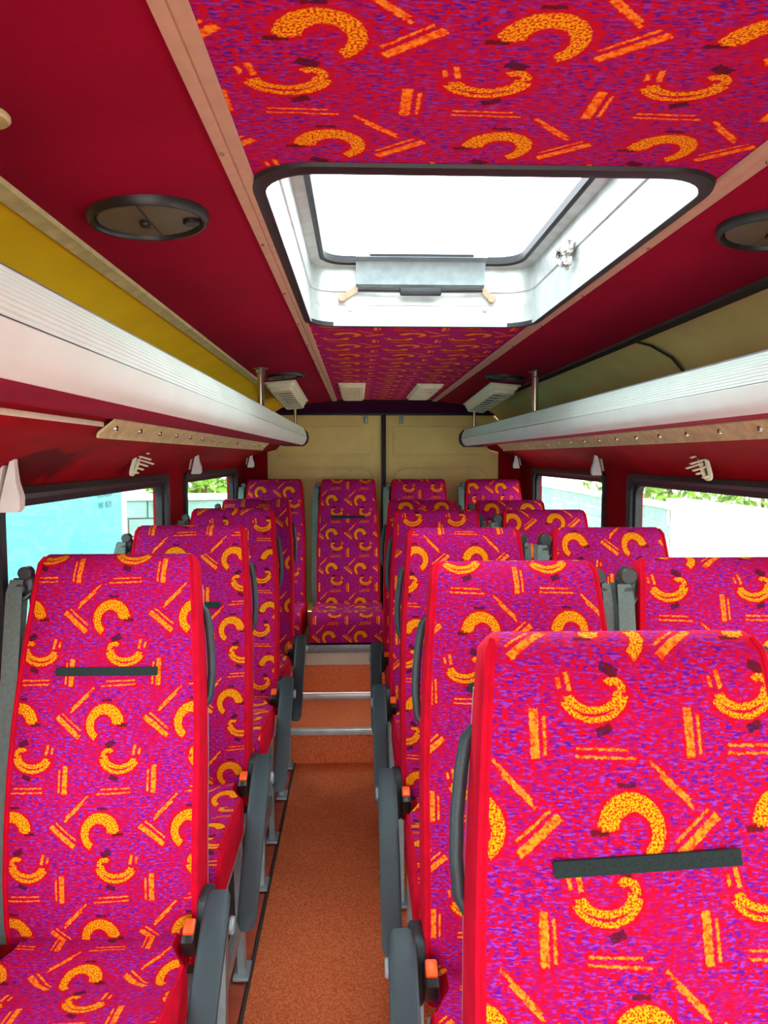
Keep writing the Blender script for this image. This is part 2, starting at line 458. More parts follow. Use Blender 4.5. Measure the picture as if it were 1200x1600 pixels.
for sgn in (-1, 1):
    tn += 1
    X = lambda w: CX + sgn * w
    prof = [(0.588, 1.834), (0.590, 1.826), (0.602, 1.824), (0.612, 1.820), (0.616, 1.828)]
    t = MB().loft([[(X(w), y, z) for w, z in prof] for y in (YF, 2, 4.70)], False).build('trim_%d' % tn, RAIL if sgn < 0 else RUBBER)
    tag(t, '%s edge strip where the ceiling meets the %s vinyl cove' % (('grey metal', 'golden-cast') if sgn < 0 else ('dark', 'tan')), kind='structure')
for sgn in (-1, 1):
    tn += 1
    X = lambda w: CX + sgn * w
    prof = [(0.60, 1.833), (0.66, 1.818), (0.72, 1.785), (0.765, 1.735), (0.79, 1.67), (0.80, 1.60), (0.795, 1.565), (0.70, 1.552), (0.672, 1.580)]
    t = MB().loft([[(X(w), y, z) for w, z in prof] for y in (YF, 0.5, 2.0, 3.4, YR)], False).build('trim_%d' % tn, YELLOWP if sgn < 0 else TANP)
    tag(t, '%s vinyl cove above the luggage rack' % ('golden-cast' if sgn < 0 else 'tan'), kind='structure')
    for y in ((2.05,) if sgn > 0 else ()):
        pr = [(w - 0.004, z - 0.004) for w, z in prof[:-2]]
        MB().loft([[(X(w), y - 0.006, z) for w, z in pr], [(X(w - 0.004), y, z - 0.004) for w, z in pr], [(X(w), y + 0.006, z) for w, z in pr]], False).build('seam_strip', RUBBER, t)

# ------------------------------------------------------------------ rear wall and doors
wb = MB()
for sgn in (-1, 1):
    wb.box((CX + sgn * 0.84, YR + 0.02, 0.90), (0.16, 0.05, 1.8), 0.01)
wbo = wb.build('wall_back', WALLRED); tag(wbo, 'red lined rear corner posts beside the back doors', kind='structure')
hd = [(4.56, 1.859), (4.66, 1.852), (4.74, 1.830), (4.79, 1.797), (4.80, 1.775), (4.84, 1.775), (4.84, 1.87)]
MB().loft([[(CX + s * 0.92, y, z) for y, z in hd] for s in (-1, 0, 1)], False).build('header', PURPLE, wbo)
MB().box((CX, 4.795, 1.783), (1.60, 0.012, 0.014), 0.004).build('header_seal', RUBBER, wbo)
def emboss(cx, cz, hx, hz, r, y, d=0.006):
    R = lambda dd, yy: [(x, yy, z) for x, z in rrect(cx, cz, hx + dd, hz + dd, r)]
    return MB().loft([R(0, y), R(-0.006, y - d), R(-0.014, y - d), R(-0.020, y)], True)
for i, sgn in enumerate((-1, 1)):
    dx = CX + sgn * 0.385
    d = MB().box((dx, 4.83, 1.13), (0.750, 0.05, 1.30), 0.012).build('door_%d' % (i + 1), DOORC)
    tag(d, 'beige rear door leaf on the %s of the centre seam' % ('left' if sgn < 0 else 'right'), kind='structure')
    emboss(dx - 0.01 * sgn, 1.605, 0.315, 0.10, 0.02, 4.806).build('upper_panel', DOORC, d)
    emboss(dx - 0.01 * sgn, 1.16, 0.33, 0.285, 0.09, 4.806).build('lower_panel', DOORC, d)
    MB().box((CX + sgn * 0.0075, 4.812, 1.13), (0.015, 0.050, 1.30), 0.004).build('seam_seal', RUBBER, d)
    hb = MB().box((CX + sgn * 0.115, 4.797, 1.745), (0.026, 0.03, 0.05), 0.006); hb.cyl((CX + sgn * 0.115, 4.777, 1.735), 0.011, 0.02, 'y', 12)
    hb.build('latch', STEEL, d)
    for sx in (-1, 1): MB().cyl((dx + sx * 0.17, 4.803, 1.41), 0.007, 0.006, 'y', 10).build('fastener', TANP, d)

# ------------------------------------------------------------------ roof hatch
hroot = empty('roof_hatch', (hc[0], hc[1], 1.858))
tag(hroot, 'rectangular roof hatch with black rubber rim and clear pane', 'roof hatch')
def H(o): 
    o.location = (-hc[0], -hc[1], -1.858); return o
def hr(inset, z, r): return [(x, y, z) for x, y in rrect(hc[0], hc[1], (HX1 - HX0) / 2 - inset, (HY1 - HY0) / 2 - inset, max(0.02, r), 8)]
H(MB().loft([hr(-0.016, 1.8575, 0.09), hr(-0.014, 1.853, 0.09), hr(-0.004, 1.850, 0.08), hr(0.005, 1.851, 0.075), hr(0.006, 1.862, 0.07)], True).build('rubber_rim', RUBBER, hroot))
H(MB().loft([hr(0.006, 1.852, 0.07), hr(0.006, 1.905, 0.07), hr(0.002, 1.908, 0.07), hr(0.002, 1.94, 0.07), hr(0.006, 1.943, 0.07), hr(0.006, 2.005, 0.07), hr(0.036, 2.012, 0.06)], True).build('well', ALU, hroot))
H(MB().loft([hr(0.030, 2.008, 0.06), hr(0.036, 2.004, 0.06), hr(0.042, 2.008, 0.06), hr(0.042, 2.026, 0.06)], True).build('pane_gasket', RUBBER, hroot))
H(MB().loft([hr(0.034, 2.020, 0.06), hr(0.034, 2.026, 0.06)], True, True, True).build('pane', ACRYL, hroot, smooth=False))
yh = HY1 - 0.006
hp = [(yh - 0.004, 1.948), (yh - 0.030, 1.955), (yh - 0.034, 1.99), (yh - 0.045, 2.010), (yh - 0.075, 2.014)]
pb = MB()
pb.loft([[(x, y, z) for y, z in hp] + [(x, y + 0.004, z + 0.004) for y, z in hp[::-1]] for x in (-0.005, 0.335)], True, True, True)
H(pb.build('handle_bracket', STEEL, hroot))
lv = MB().tube([(0.0, yh - 0.025, 1.942), (0.1, yh - 0.03, 1.940), (0.24, yh - 0.03, 1.940), (0.33, yh - 0.025, 1.942)], 0.005)
lv.box((0.165, yh - 0.034, 1.936), (0.11, 0.014, 0.022), 0.005)
H(lv.build('lever', BLACKP, hroot))
H(MB().box((0.165, yh - 0.060, 2.019), (0.27, 0.03, 0.008), 0.003).build('bracket_seal', RUBBER, hroot))
for sx, xa, xb in ((-1, -0.042, 0.0), (1, 0.357, 0.332)):
    a = MB().strip([(xa, yh - 0.012, 1.922), (xb, yh - 0.014, 1.948)], 0.016, 0.004, (sx * 0.5, 0, 0.7))
    a.cyl((xa, yh - 0.016, 1.922), 0.011, 0.012, 'y', 12)
    H(a.build('link_arm', TRIM, hroot))
for x in (-0.02, 0.34): H(MB().cyl((x, yh - 0.003, 1.895), 0.006, 0.008, 'y', 10).build('bolt', CHROME, hroot))
xw = HX1 - 0.008
lt = MB().box((xw - 0.008, 1.60, 1.945), (0.016, 0.07, 0.028), 0.004); lt.box((xw - 0.014, 1.575, 1.915), (0.02, 0.03, 0.02), 0.004)
lt.tube([(xw - 0.02, 1.63, 1.95), (xw - 0.03, 1.60, 1.925), (xw - 0.012, 1.57, 1.900)], 0.005)
H(lt.build('side_catch', CHROME, hroot))
# roof skin outside, around the hatch kerb
H(MB().loft([hr(0.0, 2.03, 0.07), hr(-0.02, 2.03, 0.08), hr(-0.03, 1.90, 0.09), hr(-0.2, 1.88, 0.12)], True).build('kerb', WHITEX, hroot))

# ------------------------------------------------------------------ luggage racks
def rack(sgn, yend, label):
    X = lambda w: CX + sgn * w
    root = empty('luggage_rack', (X(0.47), YF, 1.57)); tag(root, label, 'luggage rack', 'luggage racks along both sides')
    def P(o): o.location = (-X(0.47), -YF, -1.57); return o
    ys = [YF, 0.6, 1.8, 3.0, yend - 0.09, yend - 0.05, yend - 0.02, yend]
    drop = [0, 0, 0, 0, 0, 0.004, 0.014, 0.030]
    # ribbed upper half: real ribs
    prof = []
    n = 9
    for k in range(n + 1):
        t = k / n
        z = lerp(1.665, 1.616, t); w = 0.470 - 0.016 * math.sin(min(1, t * 1.2) * PI / 2)
        prof.append((w, z))
        if k < n: prof.append((w + 0.0012, z - 0.0012)); prof.append((w + 0.0012, z - 0.0036))
    P(MB().loft([[(X(w + d), y, z - d * 0.6) for w, z in prof] for y, d in zip(ys, drop)], False).build('ribbed_lens', RACKW, root, angle=25))
    prof = [(0.4585, 1.6158), (0.4530, 1.6146), (0.4515, 1.6130), (0.4545, 1.604), (0.459, 1.590), (0.467, 1.578), (0.479, 1.570)]
    P(MB().loft([[(X(w + d), y, z + (1.63 - z) * d * 6) for w, z in prof] for y, d in zip(ys, drop)], False).build('smooth_fascia', RACKW, root))
    prof = [(0.470, 1.665), (0.474, 1.669), (0.482, 1.669), (0.488, 1.664), (0.490, 1.600), (0.50, 1.590), (0.69, 1.590)]
    P(MB().loft([[(X(w + d * 0.5), y, z) for w, z in prof] for y, d in zip(ys, drop)], False).build('tray', STEEL, root))
    prof = [(0.478, 1.5705), (0.49, 1.5695), (0.62, 1.577), (0.68, 1.579)]
    P(MB().loft([[(X(w), y, z) for w, z in prof] for y in (YF, 1, 2.5, yend - 0.02)], False).build('underside', CEILRED, root))
    e = MB(); R = []
    for dd, yy in ((0.0, yend - 0.035), (0.008, yend - 0.02), (0.008, yend + 0.008), (0.0, yend + 0.014)):
        c = [(0.475, 1.667), (0.452, 1.64), (0.448, 1.612), (0.455, 1.585), (0.478, 1.566), (0.58, 1.566), (0.665, 1.580), (0.665, 1.60), (0.60, 1.61), (0.50, 1.64)]
        R.append([(X(0.6 + (w - 0.6) * (1 + dd * 6 - 0.05)), yy, 1.61 + (z - 1.61) * (1 + dd * 10 - 0.05)) for w, z in c])
    e.loft(R, True, True, True); P(e.build('end_cap', RUBBER, root))
    return root
rack(-1, 4.22, 'long white ribbed luggage rack on the left, lit golden below the yellow-cast cove')
rack(1, 4.47, 'long silvery white ribbed luggage rack on the right, below the tan cove')
def rail(sgn, y0, y1, label):
    X = lambda w: CX + sgn * w
    root = empty('fixing_rail', (X(0.66), y0, 1.55)); tag(root, label, 'metal rail', 'perforated rails under the racks')
    a, b = (0.655, 1.578), (0.690, 1.551)
    o = MB().loft([[(X(a[0]), y, a[1]), (X(b[0]), y, b[1]), (X(b[0] + 0.003), y, b[1] - 0.010), (X(b[0] - 0.002), y, b[1] - 0.012), (X(b[0] - 0.004), y, b[1] - 0.004), (X(a[0]), y, a[1] - 0.003)] for y in (y0, (y0 + y1) / 2, y1)], True, True, True).build('rail', RAIL, root)
    o.location = (-X(0.66), -y0, -1.55)
    k = 0; y = y0 + 0.05
    while y < y1 - 0.03:
        for t in ((0.5,) if k % 3 else (0.5, 0.5)):
            c = (X(lerp(a[0], b[0], 0.5) - 0.003), y, lerp(a[1], b[1], 0.5) - 0.003)
            s = MB().cyl(c, 0.007, 0.008, 'x', n=10).build('rivet', CHROME, root); s.location = (-X(0.66), -y0, -1.55)
            break
        y += 0.17; k += 1
rail(-1, 1.50, 4.05, 'dull metal rivet rail under the left luggage rack')
rail(1, 0.6, 4.30, 'dull metal rivet rail under the right luggage rack')
cs = MB().box((CX - 0.672, 0.56, 1.566), (0.006, 1.84, 0.010), 0.002).build('edge_tape', IVORY, wl)

# ------------------------------------------------------------------ posts
def post(x, y, zt, r, label):
    root = empty('support_post', (x, y, 1.59)); tag(root, label, 'post', 'chrome rack posts')
    MB().tube([(0, 0, 0), (0, 0, zt - 1.59)], r, 14).build('tube', CHROME, root)
    f = MB().cyl((0, 0, zt - 1.59 - 0.003), r * 2.3, 0.006, n=20).cyl((0, 0, zt - 1.59 - 0.016), r * 1.35, 0.022, n=16)
    f.build('flange', CHROME, root)
post(-0.366, 2.79, 1.838, 0.013, 'thick chrome post from ceiling to left luggage rack')
post(0.69, 2.86, 1.838, 0.013, 'thick chrome post from ceiling to right luggage rack')
post(-0.345, 4.06, 1.80, 0.008, 'thin post below the louvred vent at the left rack end')
post(0.655, 4.14, 1.80, 0.008, 'thin post below the louvred vent at the right rack end')
fo = MB().cyl((0, 0, -0.004), 0.026, 0.008, n=24).cyl((0, 0, -0.011), 0.012, 0.008, n=16).build('ceiling_boss', RAIL)
fo.location = (-0.368, 0.757, 1.8385); tag(fo, 'round metal boss on the crimson ceiling at the left picture edge', 'boss')

# ------------------------------------------------------------------ round roof vents
def round_vent(x, y, z, tilt, label, r=0.084):
    root = empty('round_vent', (x, y, z)); tag(root, label, 'roof vent', 'round black roof vents'); root.rotation_euler.y = tilt
    n = 40
    def ring(rr, zz): return [(rr * math.cos(2 * PI * k / n), rr * math.sin(2 * PI * k / n), zz) for k in range(n)]
    MB().loft([ring(r, 0.004), ring(r, -0.008), ring(r - 0.004, -0.014), ring(r - 0.008, -0.014), ring(r - 0.011, -0.009), ring(r - 0.011, 0.002)], True, True).build('bezel', BLACKP, root)
    q = r - 0.014
    for s in (-1, 1):
        pts = [(s * 0.0012, -q), (s * 0.0012, q)] + [(s * q * math.sin(a), q * math.cos(a)) for a in [PI * 0.06 + PI * 0.88 * k / 14 for k in range(15)]]
        if s < 0: pts = pts[::-1]
        MB().loft([[(a, b, -0.002) for a, b in pts], [(a, b, -0.009) for a, b in pts]], True, True, True).build('flap', VENTG, root)
    MB().box((-0.006, 0.0, -0.014), (0.012, 0.018, 0.008), 0.002).build('catch', BLACKP, root)
    kb = MB().cyl((0.058, 0.008, -0.012), 0.012, 0.008, n=14).build('knob', BLACKP, root)
round_vent(-0.298, 1.082, 1.846, math.radians(-4), 'round black roof vent with twin olive flaps near the front on the left')
round_vent(0.628, 1.105, 1.846, math.radians(4), 'round black roof vent cut by the right picture edge')
round_vent(-0.306, 3.10, 1.846, math.radians(-4), 'round dark roof vent behind the left chrome post')
round_vent(0.625, 3.13, 1.846, math.radians(4), 'round dark roof vent beside the right chrome post')

# ------------------------------------------------------------------ louvred vents at the rear
def louvre(x, y0, y1, hw, label, sgn):
    L = y1 - y0
    root = empty('louvred_vent', (x, y0, 1.836)); tag(root, label, 'vent', 'ivory louvred vents')
    root.rotation_euler = (math.radians(-2.5), math.radians(5) * sgn, 0)
    def ring(i, z): return [(a, b, z) for a, b in rrect(0, L / 2, hw - i, L / 2 - i, 0.012, 3)]
    MB().loft([ring(-0.010, 0.0), ring(-0.010, -0.005), ring(0.0, -0.008), ring(0.004, -0.022), ring(0.010, -0.026), ring(0.014, -0.040), ring(0.020, -0.044), ring(0.026, -0.040), ring(0.026, -0.012)], True, True, False).build('frame', IVORY, root)
    MB().loft([ring(0.0265, -0.014), ring(0.0265, -0.016)], True, True, True).build('cavity', BLACKP, root)
    n = 9
    for k in range(n):
        yy = 0.07 + (L - 0.14) * k / (n - 1)
        MB().box((0, yy, -0.041), (2 * hw - 0.05, 0.030, 0.003), 0.001).build('slat', IVORY, root)
louvre(-0.347, 3.28, 4.02, 0.062, 'ivory louvred vent under the ceiling above the left rack end', -1)
louvre(0.675, 3.36, 4.20, 0.062, 'ivory louvred vent under the ceiling above the right rack end', 1)
def grille(x, y0, y1, hw, label, mesh):
    L = y1 - y0
    root = empty('ceiling_grille', (x, y0, 1.858)); tag(root, label, 'grille', 'small ivory ceiling grilles')
    def ring(i, z): return [(a, b, z) for a, b in rrect(0, L / 2, hw - i, L / 2 - i, 0.008, 3)]
    MB().loft([ring(0, 0), ring(0.0, -0.006), ring(0.012, -0.020), ring(0.024, -0.020), ring(0.028, -0.010)], True, True, False).build('frame', IVORY, root)
    MB().loft([ring(0.026, -0.012), ring(0.026, -0.014)], True, True, True).build('backing', TRIM, root)
    for k in range(9):
        MB().box((0, 0.06 + (L - 0.12) * k / 8, -0.0165), (2 * hw - 0.052, 0.010, 0.006), 0.001).build('slat', IVORY, root)
    if mesh:
        for k in range(5):
            MB().box((-0.04 + 0.02 * k, L / 2, -0.0195), (0.003, L - 0.06, 0.003)).build('bar', IVORY, root)
grille(-0.030, 3.55, 4.42, 0.066, 'square ivory ceiling grille beside the left trim strip', True)
grille(0.352, 3.58, 4.36, 0.066, 'square ivory ceiling grille beside the right trim strip', False)

# ------------------------------------------------------------------ hooks and brackets on the walls
def hook(sgn, y, z, label, w, sc=1.0):
    root = empty('coat_hook', (CX + sgn * w, y, z)); tag(root, label, 'coat hook', 'white coat hooks along the window tops')
    s = -sgn
    R = []
    for t, zz, wx, hy in ((0, 0.055, 0.004, 0.006), (0.2, 0.03, 0.010, 0.010), (0.45, 0.0, 0.020, 0.014), (0.7, -0.025, 0.034, 0.016), (0.9, -0.045, 0.038, 0.016), (1, -0.052, 0.034, 0.014)):
        zz *= sc; lean = 0.022 * sgn * (zz + 0.05) / 0.1
        R.append([(lean * -1 + s * 0.0, -hy, zz), (lean * -1 + s * wx, -hy * 0.7, zz), (lean * -1 + s * wx, hy * 0.7, zz), (lean * -1, hy, zz)])
    for r in R:
        pass
    MB().loft([[(x, yy, zz) for x, yy, zz in r] for r in R], True, True, True).build('blade', WHITEP, root, angle=60)
    MB().box((sgn * 0.002, 0, 0.0), (0.006, 0.020, 0.070 * sc), 0.0025, rot=Matrix.Rotation(-sgn * 0.22, 3, 'Y')).build('back_plate', WHITEP, root)
hook(-1, 1.47, 1.452, 'white coat hook above the window at the left picture edge', 0.868, 1.15)
hook(-1, 3.02, 1.485, 'white coat hook on the left pillar between the windows', 0.845)
hook(-1, 4.50, 1.492, 'small white coat hook at the left rear corner', 0.84)
hook(1, 3.02, 1.478, 'white coat hook on the right pillar between the windows', 0.845)
hook(1, 4.55, 1.485, 'small white coat hook at the right rear corner', 0.84)
def clip(sgn, y, z, w, label):
    root = empty('broken_clip', (CX + sgn * w, y, z)); tag(root, label, 'bracket', 'broken white light brackets')
    s = -sgn
    R = Matrix.Rotation(-sgn * 0.30, 3, 'Y')
    def rr(d, x): return [Vector((x, a, b)) for a, b in rrect(0, 0, 0.030 - d, 0.058 - d, 0.026, 5)]
    MB().loft([[R @ p for p in rr(0, 0)], [R @ p for p in rr(0, s * 0.006)], [R @ p for p in rr(0.008, s * 0.009)], [R @ p for p in rr(0.012, s * 0.004)]], True, True, True).build('base', IVORY, root)
    for k, (yy, zz, ln) in enumerate(((-0.012, 0.035, 0.022), (0.012, 0.022, 0.028), (-0.010, 0.008, 0.044), (0.010, -0.004, 0.050), (-0.008, -0.014, 0.040), (0.012, -0.03, 0.024), (-0.012, -0.042, 0.020))):
        c = R @ Vector((s * (0.004 + ln / 2), yy, zz))
        MB().box(c, (ln, 0.014, 0.005), 0.0015, rot=R).build('prong', IVORY, root)
clip(-1, 2.26, 1.500, 0.842, 'broken ivory bracket with prongs on the left wall')
clip(1, 2.12, 1.488, 0.852, 'broken white bracket with prongs on the right wall')

# ------------------------------------------------------------------ seats
BP = [  # front y, front z, back y, back z, half width
    (0.004, 0.500, 0.085, 0.490, 0.180), (0.000, 0.530, 0.090, 0.520, 0.186), (-0.008, 0.600, 0.092, 0.600, 0.188),
    (-0.008, 0.680, 0.098, 0.680, 0.188), (0.004, 0.780, 0.108, 0.780, 0.188), (0.024, 0.880, 0.120, 0.880, 0.188),
    (0.046, 0.970, 0.134, 0.970, 0.186), (0.068, 1.050, 0.150, 1.050, 0.182), (0.088, 1.120, 0.164, 1.120, 0.177),
    (0.106, 1.180, 0.178, 1.180, 0.172), (0.119, 1.225, 0.188, 1.225, 0.168), (0.129, 1.258, 0.194, 1.256, 0.165),
    (0.138, 1.280, 0.192, 1.278, 0.163), (0.150, 1.292, 0.184, 1.290, 0.156), (0.166, 1.297, 0.172, 1.297, 0.148)]
def back_front(z):
    for a, b in zip(BP, BP[1:]):
        if z <= b[1]: return lerp(a[0], b[0], (z - a[1]) / (b[1] - a[1]))
    return BP[-1][0]
def back_hw(z):
    for a, b in zip(BP, BP[1:]):
        if z <= b[1]: return lerp(a[4], b[4], (z - a[1]) / (b[1] - a[1]))
    return BP[-1][4]
NXF = 15
def seat(name, arm, belt, zo=0.0, bxo=0.0, bw=1.0, byo=0.0, gs=1.0, rear=False, handle=True, velcro=True):
    root = empty(name); V = lambda x, y, z: (x, y, z + zo)
    # backrest
    rings = []; arcl = []; s = 0
    for k, (yf, zf, ybk, zb, hw) in enumerate(BP):
        if k: s += math.hypot(yf - BP[k - 1][0], zf - BP[k - 1][1])
        arcl.append(s); r = min(0.013, (ybk - yf) * 0.45); ring = []
        for i in range(NXF):
            u = -1 + 2 * i / (NXF - 1); x = u * (hw - r)
            bul = -0.010 * (1 - u * u) + (0.006 * math.exp(-((abs(u) - 0.62) / 0.05) ** 2) if 0.55 < zf < 1.2 else 0)
            ring.append(V(x, yf + (bul if zf < 1.27 else 0), zf))
        ring += [V(hw - r * 0.3, yf + r * 0.3, zf), V(hw, yf + r, zf), V(hw, (yf + ybk) / 2 + r * 0.3, lerp(zf, zb, .5)), V(hw, ybk - r, zb), V(hw - r, ybk, zb)]
        ring += [V(x * (hw - r), ybk, zb) for x in (0.5, 0, -0.5)]
        ring += [V(-hw + r, ybk, zb), V(-hw, ybk - r, zb), V(-hw, (yf + ybk) / 2 + r * 0.3, lerp(zf, zb, .5)), V(-hw, yf + r, zf), V(-hw + r * 0.3, yf + r * 0.3, zf)]
        rings.append(ring)
    nr = len(rings[0])
    MB().loft(rings, True, True, True, mi=lambda k, i: 0 if i < NXF - 1 or (NXF + 3 < i < nr - 5) else 1,
              uvf=lambda v, k, i: (v[0], arcl[k])).build('backrest', [FAB, RED], root)
    for sx in (-1, 1):
        MB().tube([V(sx * (r[4] - 0.005), r[0] + 0.004, r[1]) for r in BP[1:-1]], 0.0045, 6).build('piping', RED, root)
    # plastic back shell
    sh = []
    for k, (yf, zf, ybk, zb, hw) in enumerate(BP[1:11]):
        h2 = hw - 0.002
        sh.append([V(-h2, ybk - 0.012, zb), V(-h2, ybk + 0.004, zb), V(-h2 + 0.02, ybk + 0.016, zb), V(0, ybk + 0.02, zb), V(h2 - 0.02, ybk + 0.016, zb), V(h2, ybk + 0.004, zb), V(h2, ybk - 0.012, zb), V(0, ybk + 0.001, zb)])
    MB().loft(sh, True, True, True).build('back_shell', SHELL, root)
    if velcro:
        zv = 1.075; yv = back_front(zv)
        R = Matrix.Rotation(-math.atan2(0.02, 0.07), 3, 'X')
        MB().box(V(0.0, yv - 0.0115, zv), (0.200, 0.004, 0.017), 0.001, rot=R, seg=1).build('velcro_strip', VELC, root)
    # cushion
    t0 = 0.155 if rear else 0.110; dep = 0.43
    cw = 0.200 if rear else 0.187
    prof = [(0.040, 0.566), (0.0, 0.568), (-0.05, 0.570), (-0.10, 0.566), (-0.125, 0.560), (-0.15, 0.568), (-0.24, 0.580), (-0.34, 0.588), (-0.39, 0.586), (-0.42, 0.574), (-0.436, 0.550), (-0.438, 0.52), (-0.43, 0.585 - t0 + 0.008), (-0.415, 0.585 - t0)]
    rings = []; arcl = []; s = 0
    for k, (y, z) in enumerate(prof):
        if k: s += math.hypot(y - prof[k - 1][0], z - prof[k - 1][1])
        arcl.append(-s)
        hw = cw if (y < -0.07 or rear) else interp([(-0.07, cw), (-0.055, cw - 0.028), (0.1, cw - 0.030)], y)
        zb = 0.585 - t0; ring = []; n = 11
        for i in range(n):
            u = -1 + 2 * i / (n - 1)
            ring.append(V(u * (hw - 0.012), y, z + (0.007 * abs(u) ** 3 if y > -0.40 else 0)))
        ring += [V(hw - 0.002, y, z - 0.004 if z - 0.02 > zb else z), V(hw, y + (0.004 if y < -0.4 else 0), max(zb, z - 0.018)), V(hw - 0.002, y + (0.004 if y < -.4 else 0), zb), V(-hw + 0.002, y + (0.004 if y < -.4 else 0), zb), V(-hw, y + (0.004 if y < -0.4 else 0), max(zb, z - 0.018)), V(-hw + 0.002, y, z - 0.004 if z - 0.02 > zb else z)]
        rings.append(ring)
    MB().loft(rings, True, True, True, mi=lambda k, i: 0 if i < 10 else 1, uvf=lambda v, k, i: (v[0], arcl[k] + 0.03)).build('cushion', [FAB, RED], root)
    for sx in (-1, 1):
        MB().tube([V(sx * (cw - 0.010), y, z + 0.006) for y, z in prof if -0.42 < y < -0.08], 0.0045, 6).build('piping', RED, root)
    # belt: guide on the shoulder and webbing hanging beside the backrest
    if belt:
        b = belt
        q = 0.198 - bxo; gx = 0.184 - bxo * 0.8
        gd = MB().box(V(b * gx, 0.150 + byo, 1.232), (0.036 * gs, 0.034, 0.054 * gs), 0.013, seg=3)
        gd.cyl(V(b * (gx + 0.002), 0.142 + byo, 1.262 + 0.012 * (gs - 1)), 0.014 * gs, 0.024 * gs, 'y', 14); gd.cyl(V(b * (gx + 0.006), 0.128 + byo, 1.232), 0.010 * gs, 0.024, 'y', 14)
        gd.tube([V(b * (gx - 0.012), 0.128 + byo, 1.222), V(b * (gx - 0.002), 0.120 + byo, 1.212), V(b * (gx + 0.014), 0.122 + byo, 1.222)], 0.005, 8)
        gd.box(V(b * (gx - 0.006), 0.158 + byo, 1.195), (0.016, 0.026, 0.05), 0.006)
        gd.build('belt_guide', GUIDE, root)
        wb_ = MB(); xs = b * q; wd = (1, 0, 0)
        wb_.strip([V(xs, 0.125 + byo, 1.250), V(xs, 0.110 + byo, 1.225), V(xs, 0.085 + byo, 1.10), V(xs, 0.055 + byo, 0.95), V(xs, 0.03 + byo, 0.80), V(xs, 0.01 + byo, 0.66), V(xs, 0.02 + byo, 0.54)], [w * bw for w in (0.026, 0.032, 0.033, 0.034, 0.036, 0.038, 0.030)], 0.002, wd)
        wb_.strip([V(xs + b * 0.002, 0.15 + byo, 1.25), V(xs + b * 0.003, 0.128 + byo, 1.15), V(xs + b * 0.003, 0.10 + byo, 1.0), V(xs + b * 0.003, 0.07 + byo, 0.8), V(xs + b * 0.002, 0.045 + byo, 0.56)], 0.032 * bw, 0.002, wd)
        wb_.build('seat_belt', BELT, root)
    bs = -belt if belt else arm
    bx = bs * (0.178 if not rear else 0.195)
    if not rear:
        bk = MB().box(V(bx, -0.034, 0.582), (0.026, 0.050, 0.052), 0.006, rot=Matrix.Rotation(0.5, 3, 'X'))
        bk.tube([V(bx, -0.01, 0.565), V(bx, 0.03, 0.50)], 0.008, 8)
        bo = bk.build('buckle', BLACKP, root)
        MB().box(V(bx, -0.041, 0.607), (0.022, 0.030, 0.014), 0.004, rot=Matrix.Rotation(0.5, 3, 'X')).build('button', ORANGE, bo)
    # armrest folded down beside the cushion
    if arm:
        a = arm; x = a * 0.228
        path = [(-0.0, 0.628, 0.018, 0.018), (-0.018, 0.632, 0.023, 0.030), (-0.05, 0.618, 0.025, 0.034), (-0.12, 0.572, 0.0255, 0.034), (-0.20, 0.508, 0.0255, 0.032), (-0.27, 0.445, 0.025, 0.031), (-0.325, 0.392, 0.024, 0.029), (-0.338, 0.378, 0.018, 0.022)]
        R = []
        for (y, z, hx, hz) in path:
            d = Vector((0, 0.60, 0.80))     # section direction, roughly across the arm
            pts = rrect(0, 0, hx, hz, min(hx, hz) * 0.55, 3)
            R.append([V(x + p, y + d.y * q, z + d.z * q) for p, q in pts])
        ar = MB().loft(R, True, True, True).build('armrest', PLAST, root, angle=50)
        MB().cyl(V(a * 0.253, -0.012, 0.590), 0.017, 0.010, 'x', 16).build('pivot_cap', STEEL, ar)
        hb = MB().box(V(a * 0.200, 0.015, 0.58), (0.030, 0.07, 0.13), 0.012)
        hb.build('armrest_bracket', PLAST, root)
        if handle:
            MB().tube([V(a * 0.168, 0.170, 1.185), V(a * 0.178, 0.166, 1.172), V(a * 0.184, 0.160, 1.140), V(a * 0.190, 0.150, 1.090), V(a * 0.192, 0.142, 1.045), V(a * 0.189, 0.134, 1.000), V(a * 0.176, 0.128, 0.975)], [0.006, 0.008, 0.0085, 0.0085, 0.0085, 0.008, 0.006], 10).build('grab_handle', PLAST, root)
    # frame and legs down to the floor
    if not rear:
        fr = MB()
        for sx in (-1, 1):
            fr.box((sx * 0.165, -0.19, 0.458), (0.030, 0.42, 0.028), 0.005)
        for y in (-0.36, -0.04): fr.box((0, y, 0.452), (0.34, 0.026, 0.026), 0.005)
        fr.build('seat_frame', STEEL, root)
        for sx in (-1, 1):
            for yy, y2 in ((-0.30, -0.34), (-0.08, -0.03)):
                lg = MB()
                lg.strip([(sx * 0.165, yy, 0.45), (sx * 0.165, (yy + y2) / 2, 0.2), (sx * 0.165, y2, 0.03)], 0.036, 0.020, (0, 1, 0.1))
                lg.box((sx * 0.165, y2, 0.027), (0.045, 0.08, 0.010), 0.003)
                lg.build('leg', STEEL, root)
            MB().box((sx * 0.165, -0.19, 0.19), (0.012, 0.24, 0.05), 0.004).build('leg_brace', STEEL, root)
    else:
        pl = MB().box((0, -0.13, 0.022), (0.37, 0.52, 0.044), 0.008); pl.build('seat_base', PLAST, root)
    return root

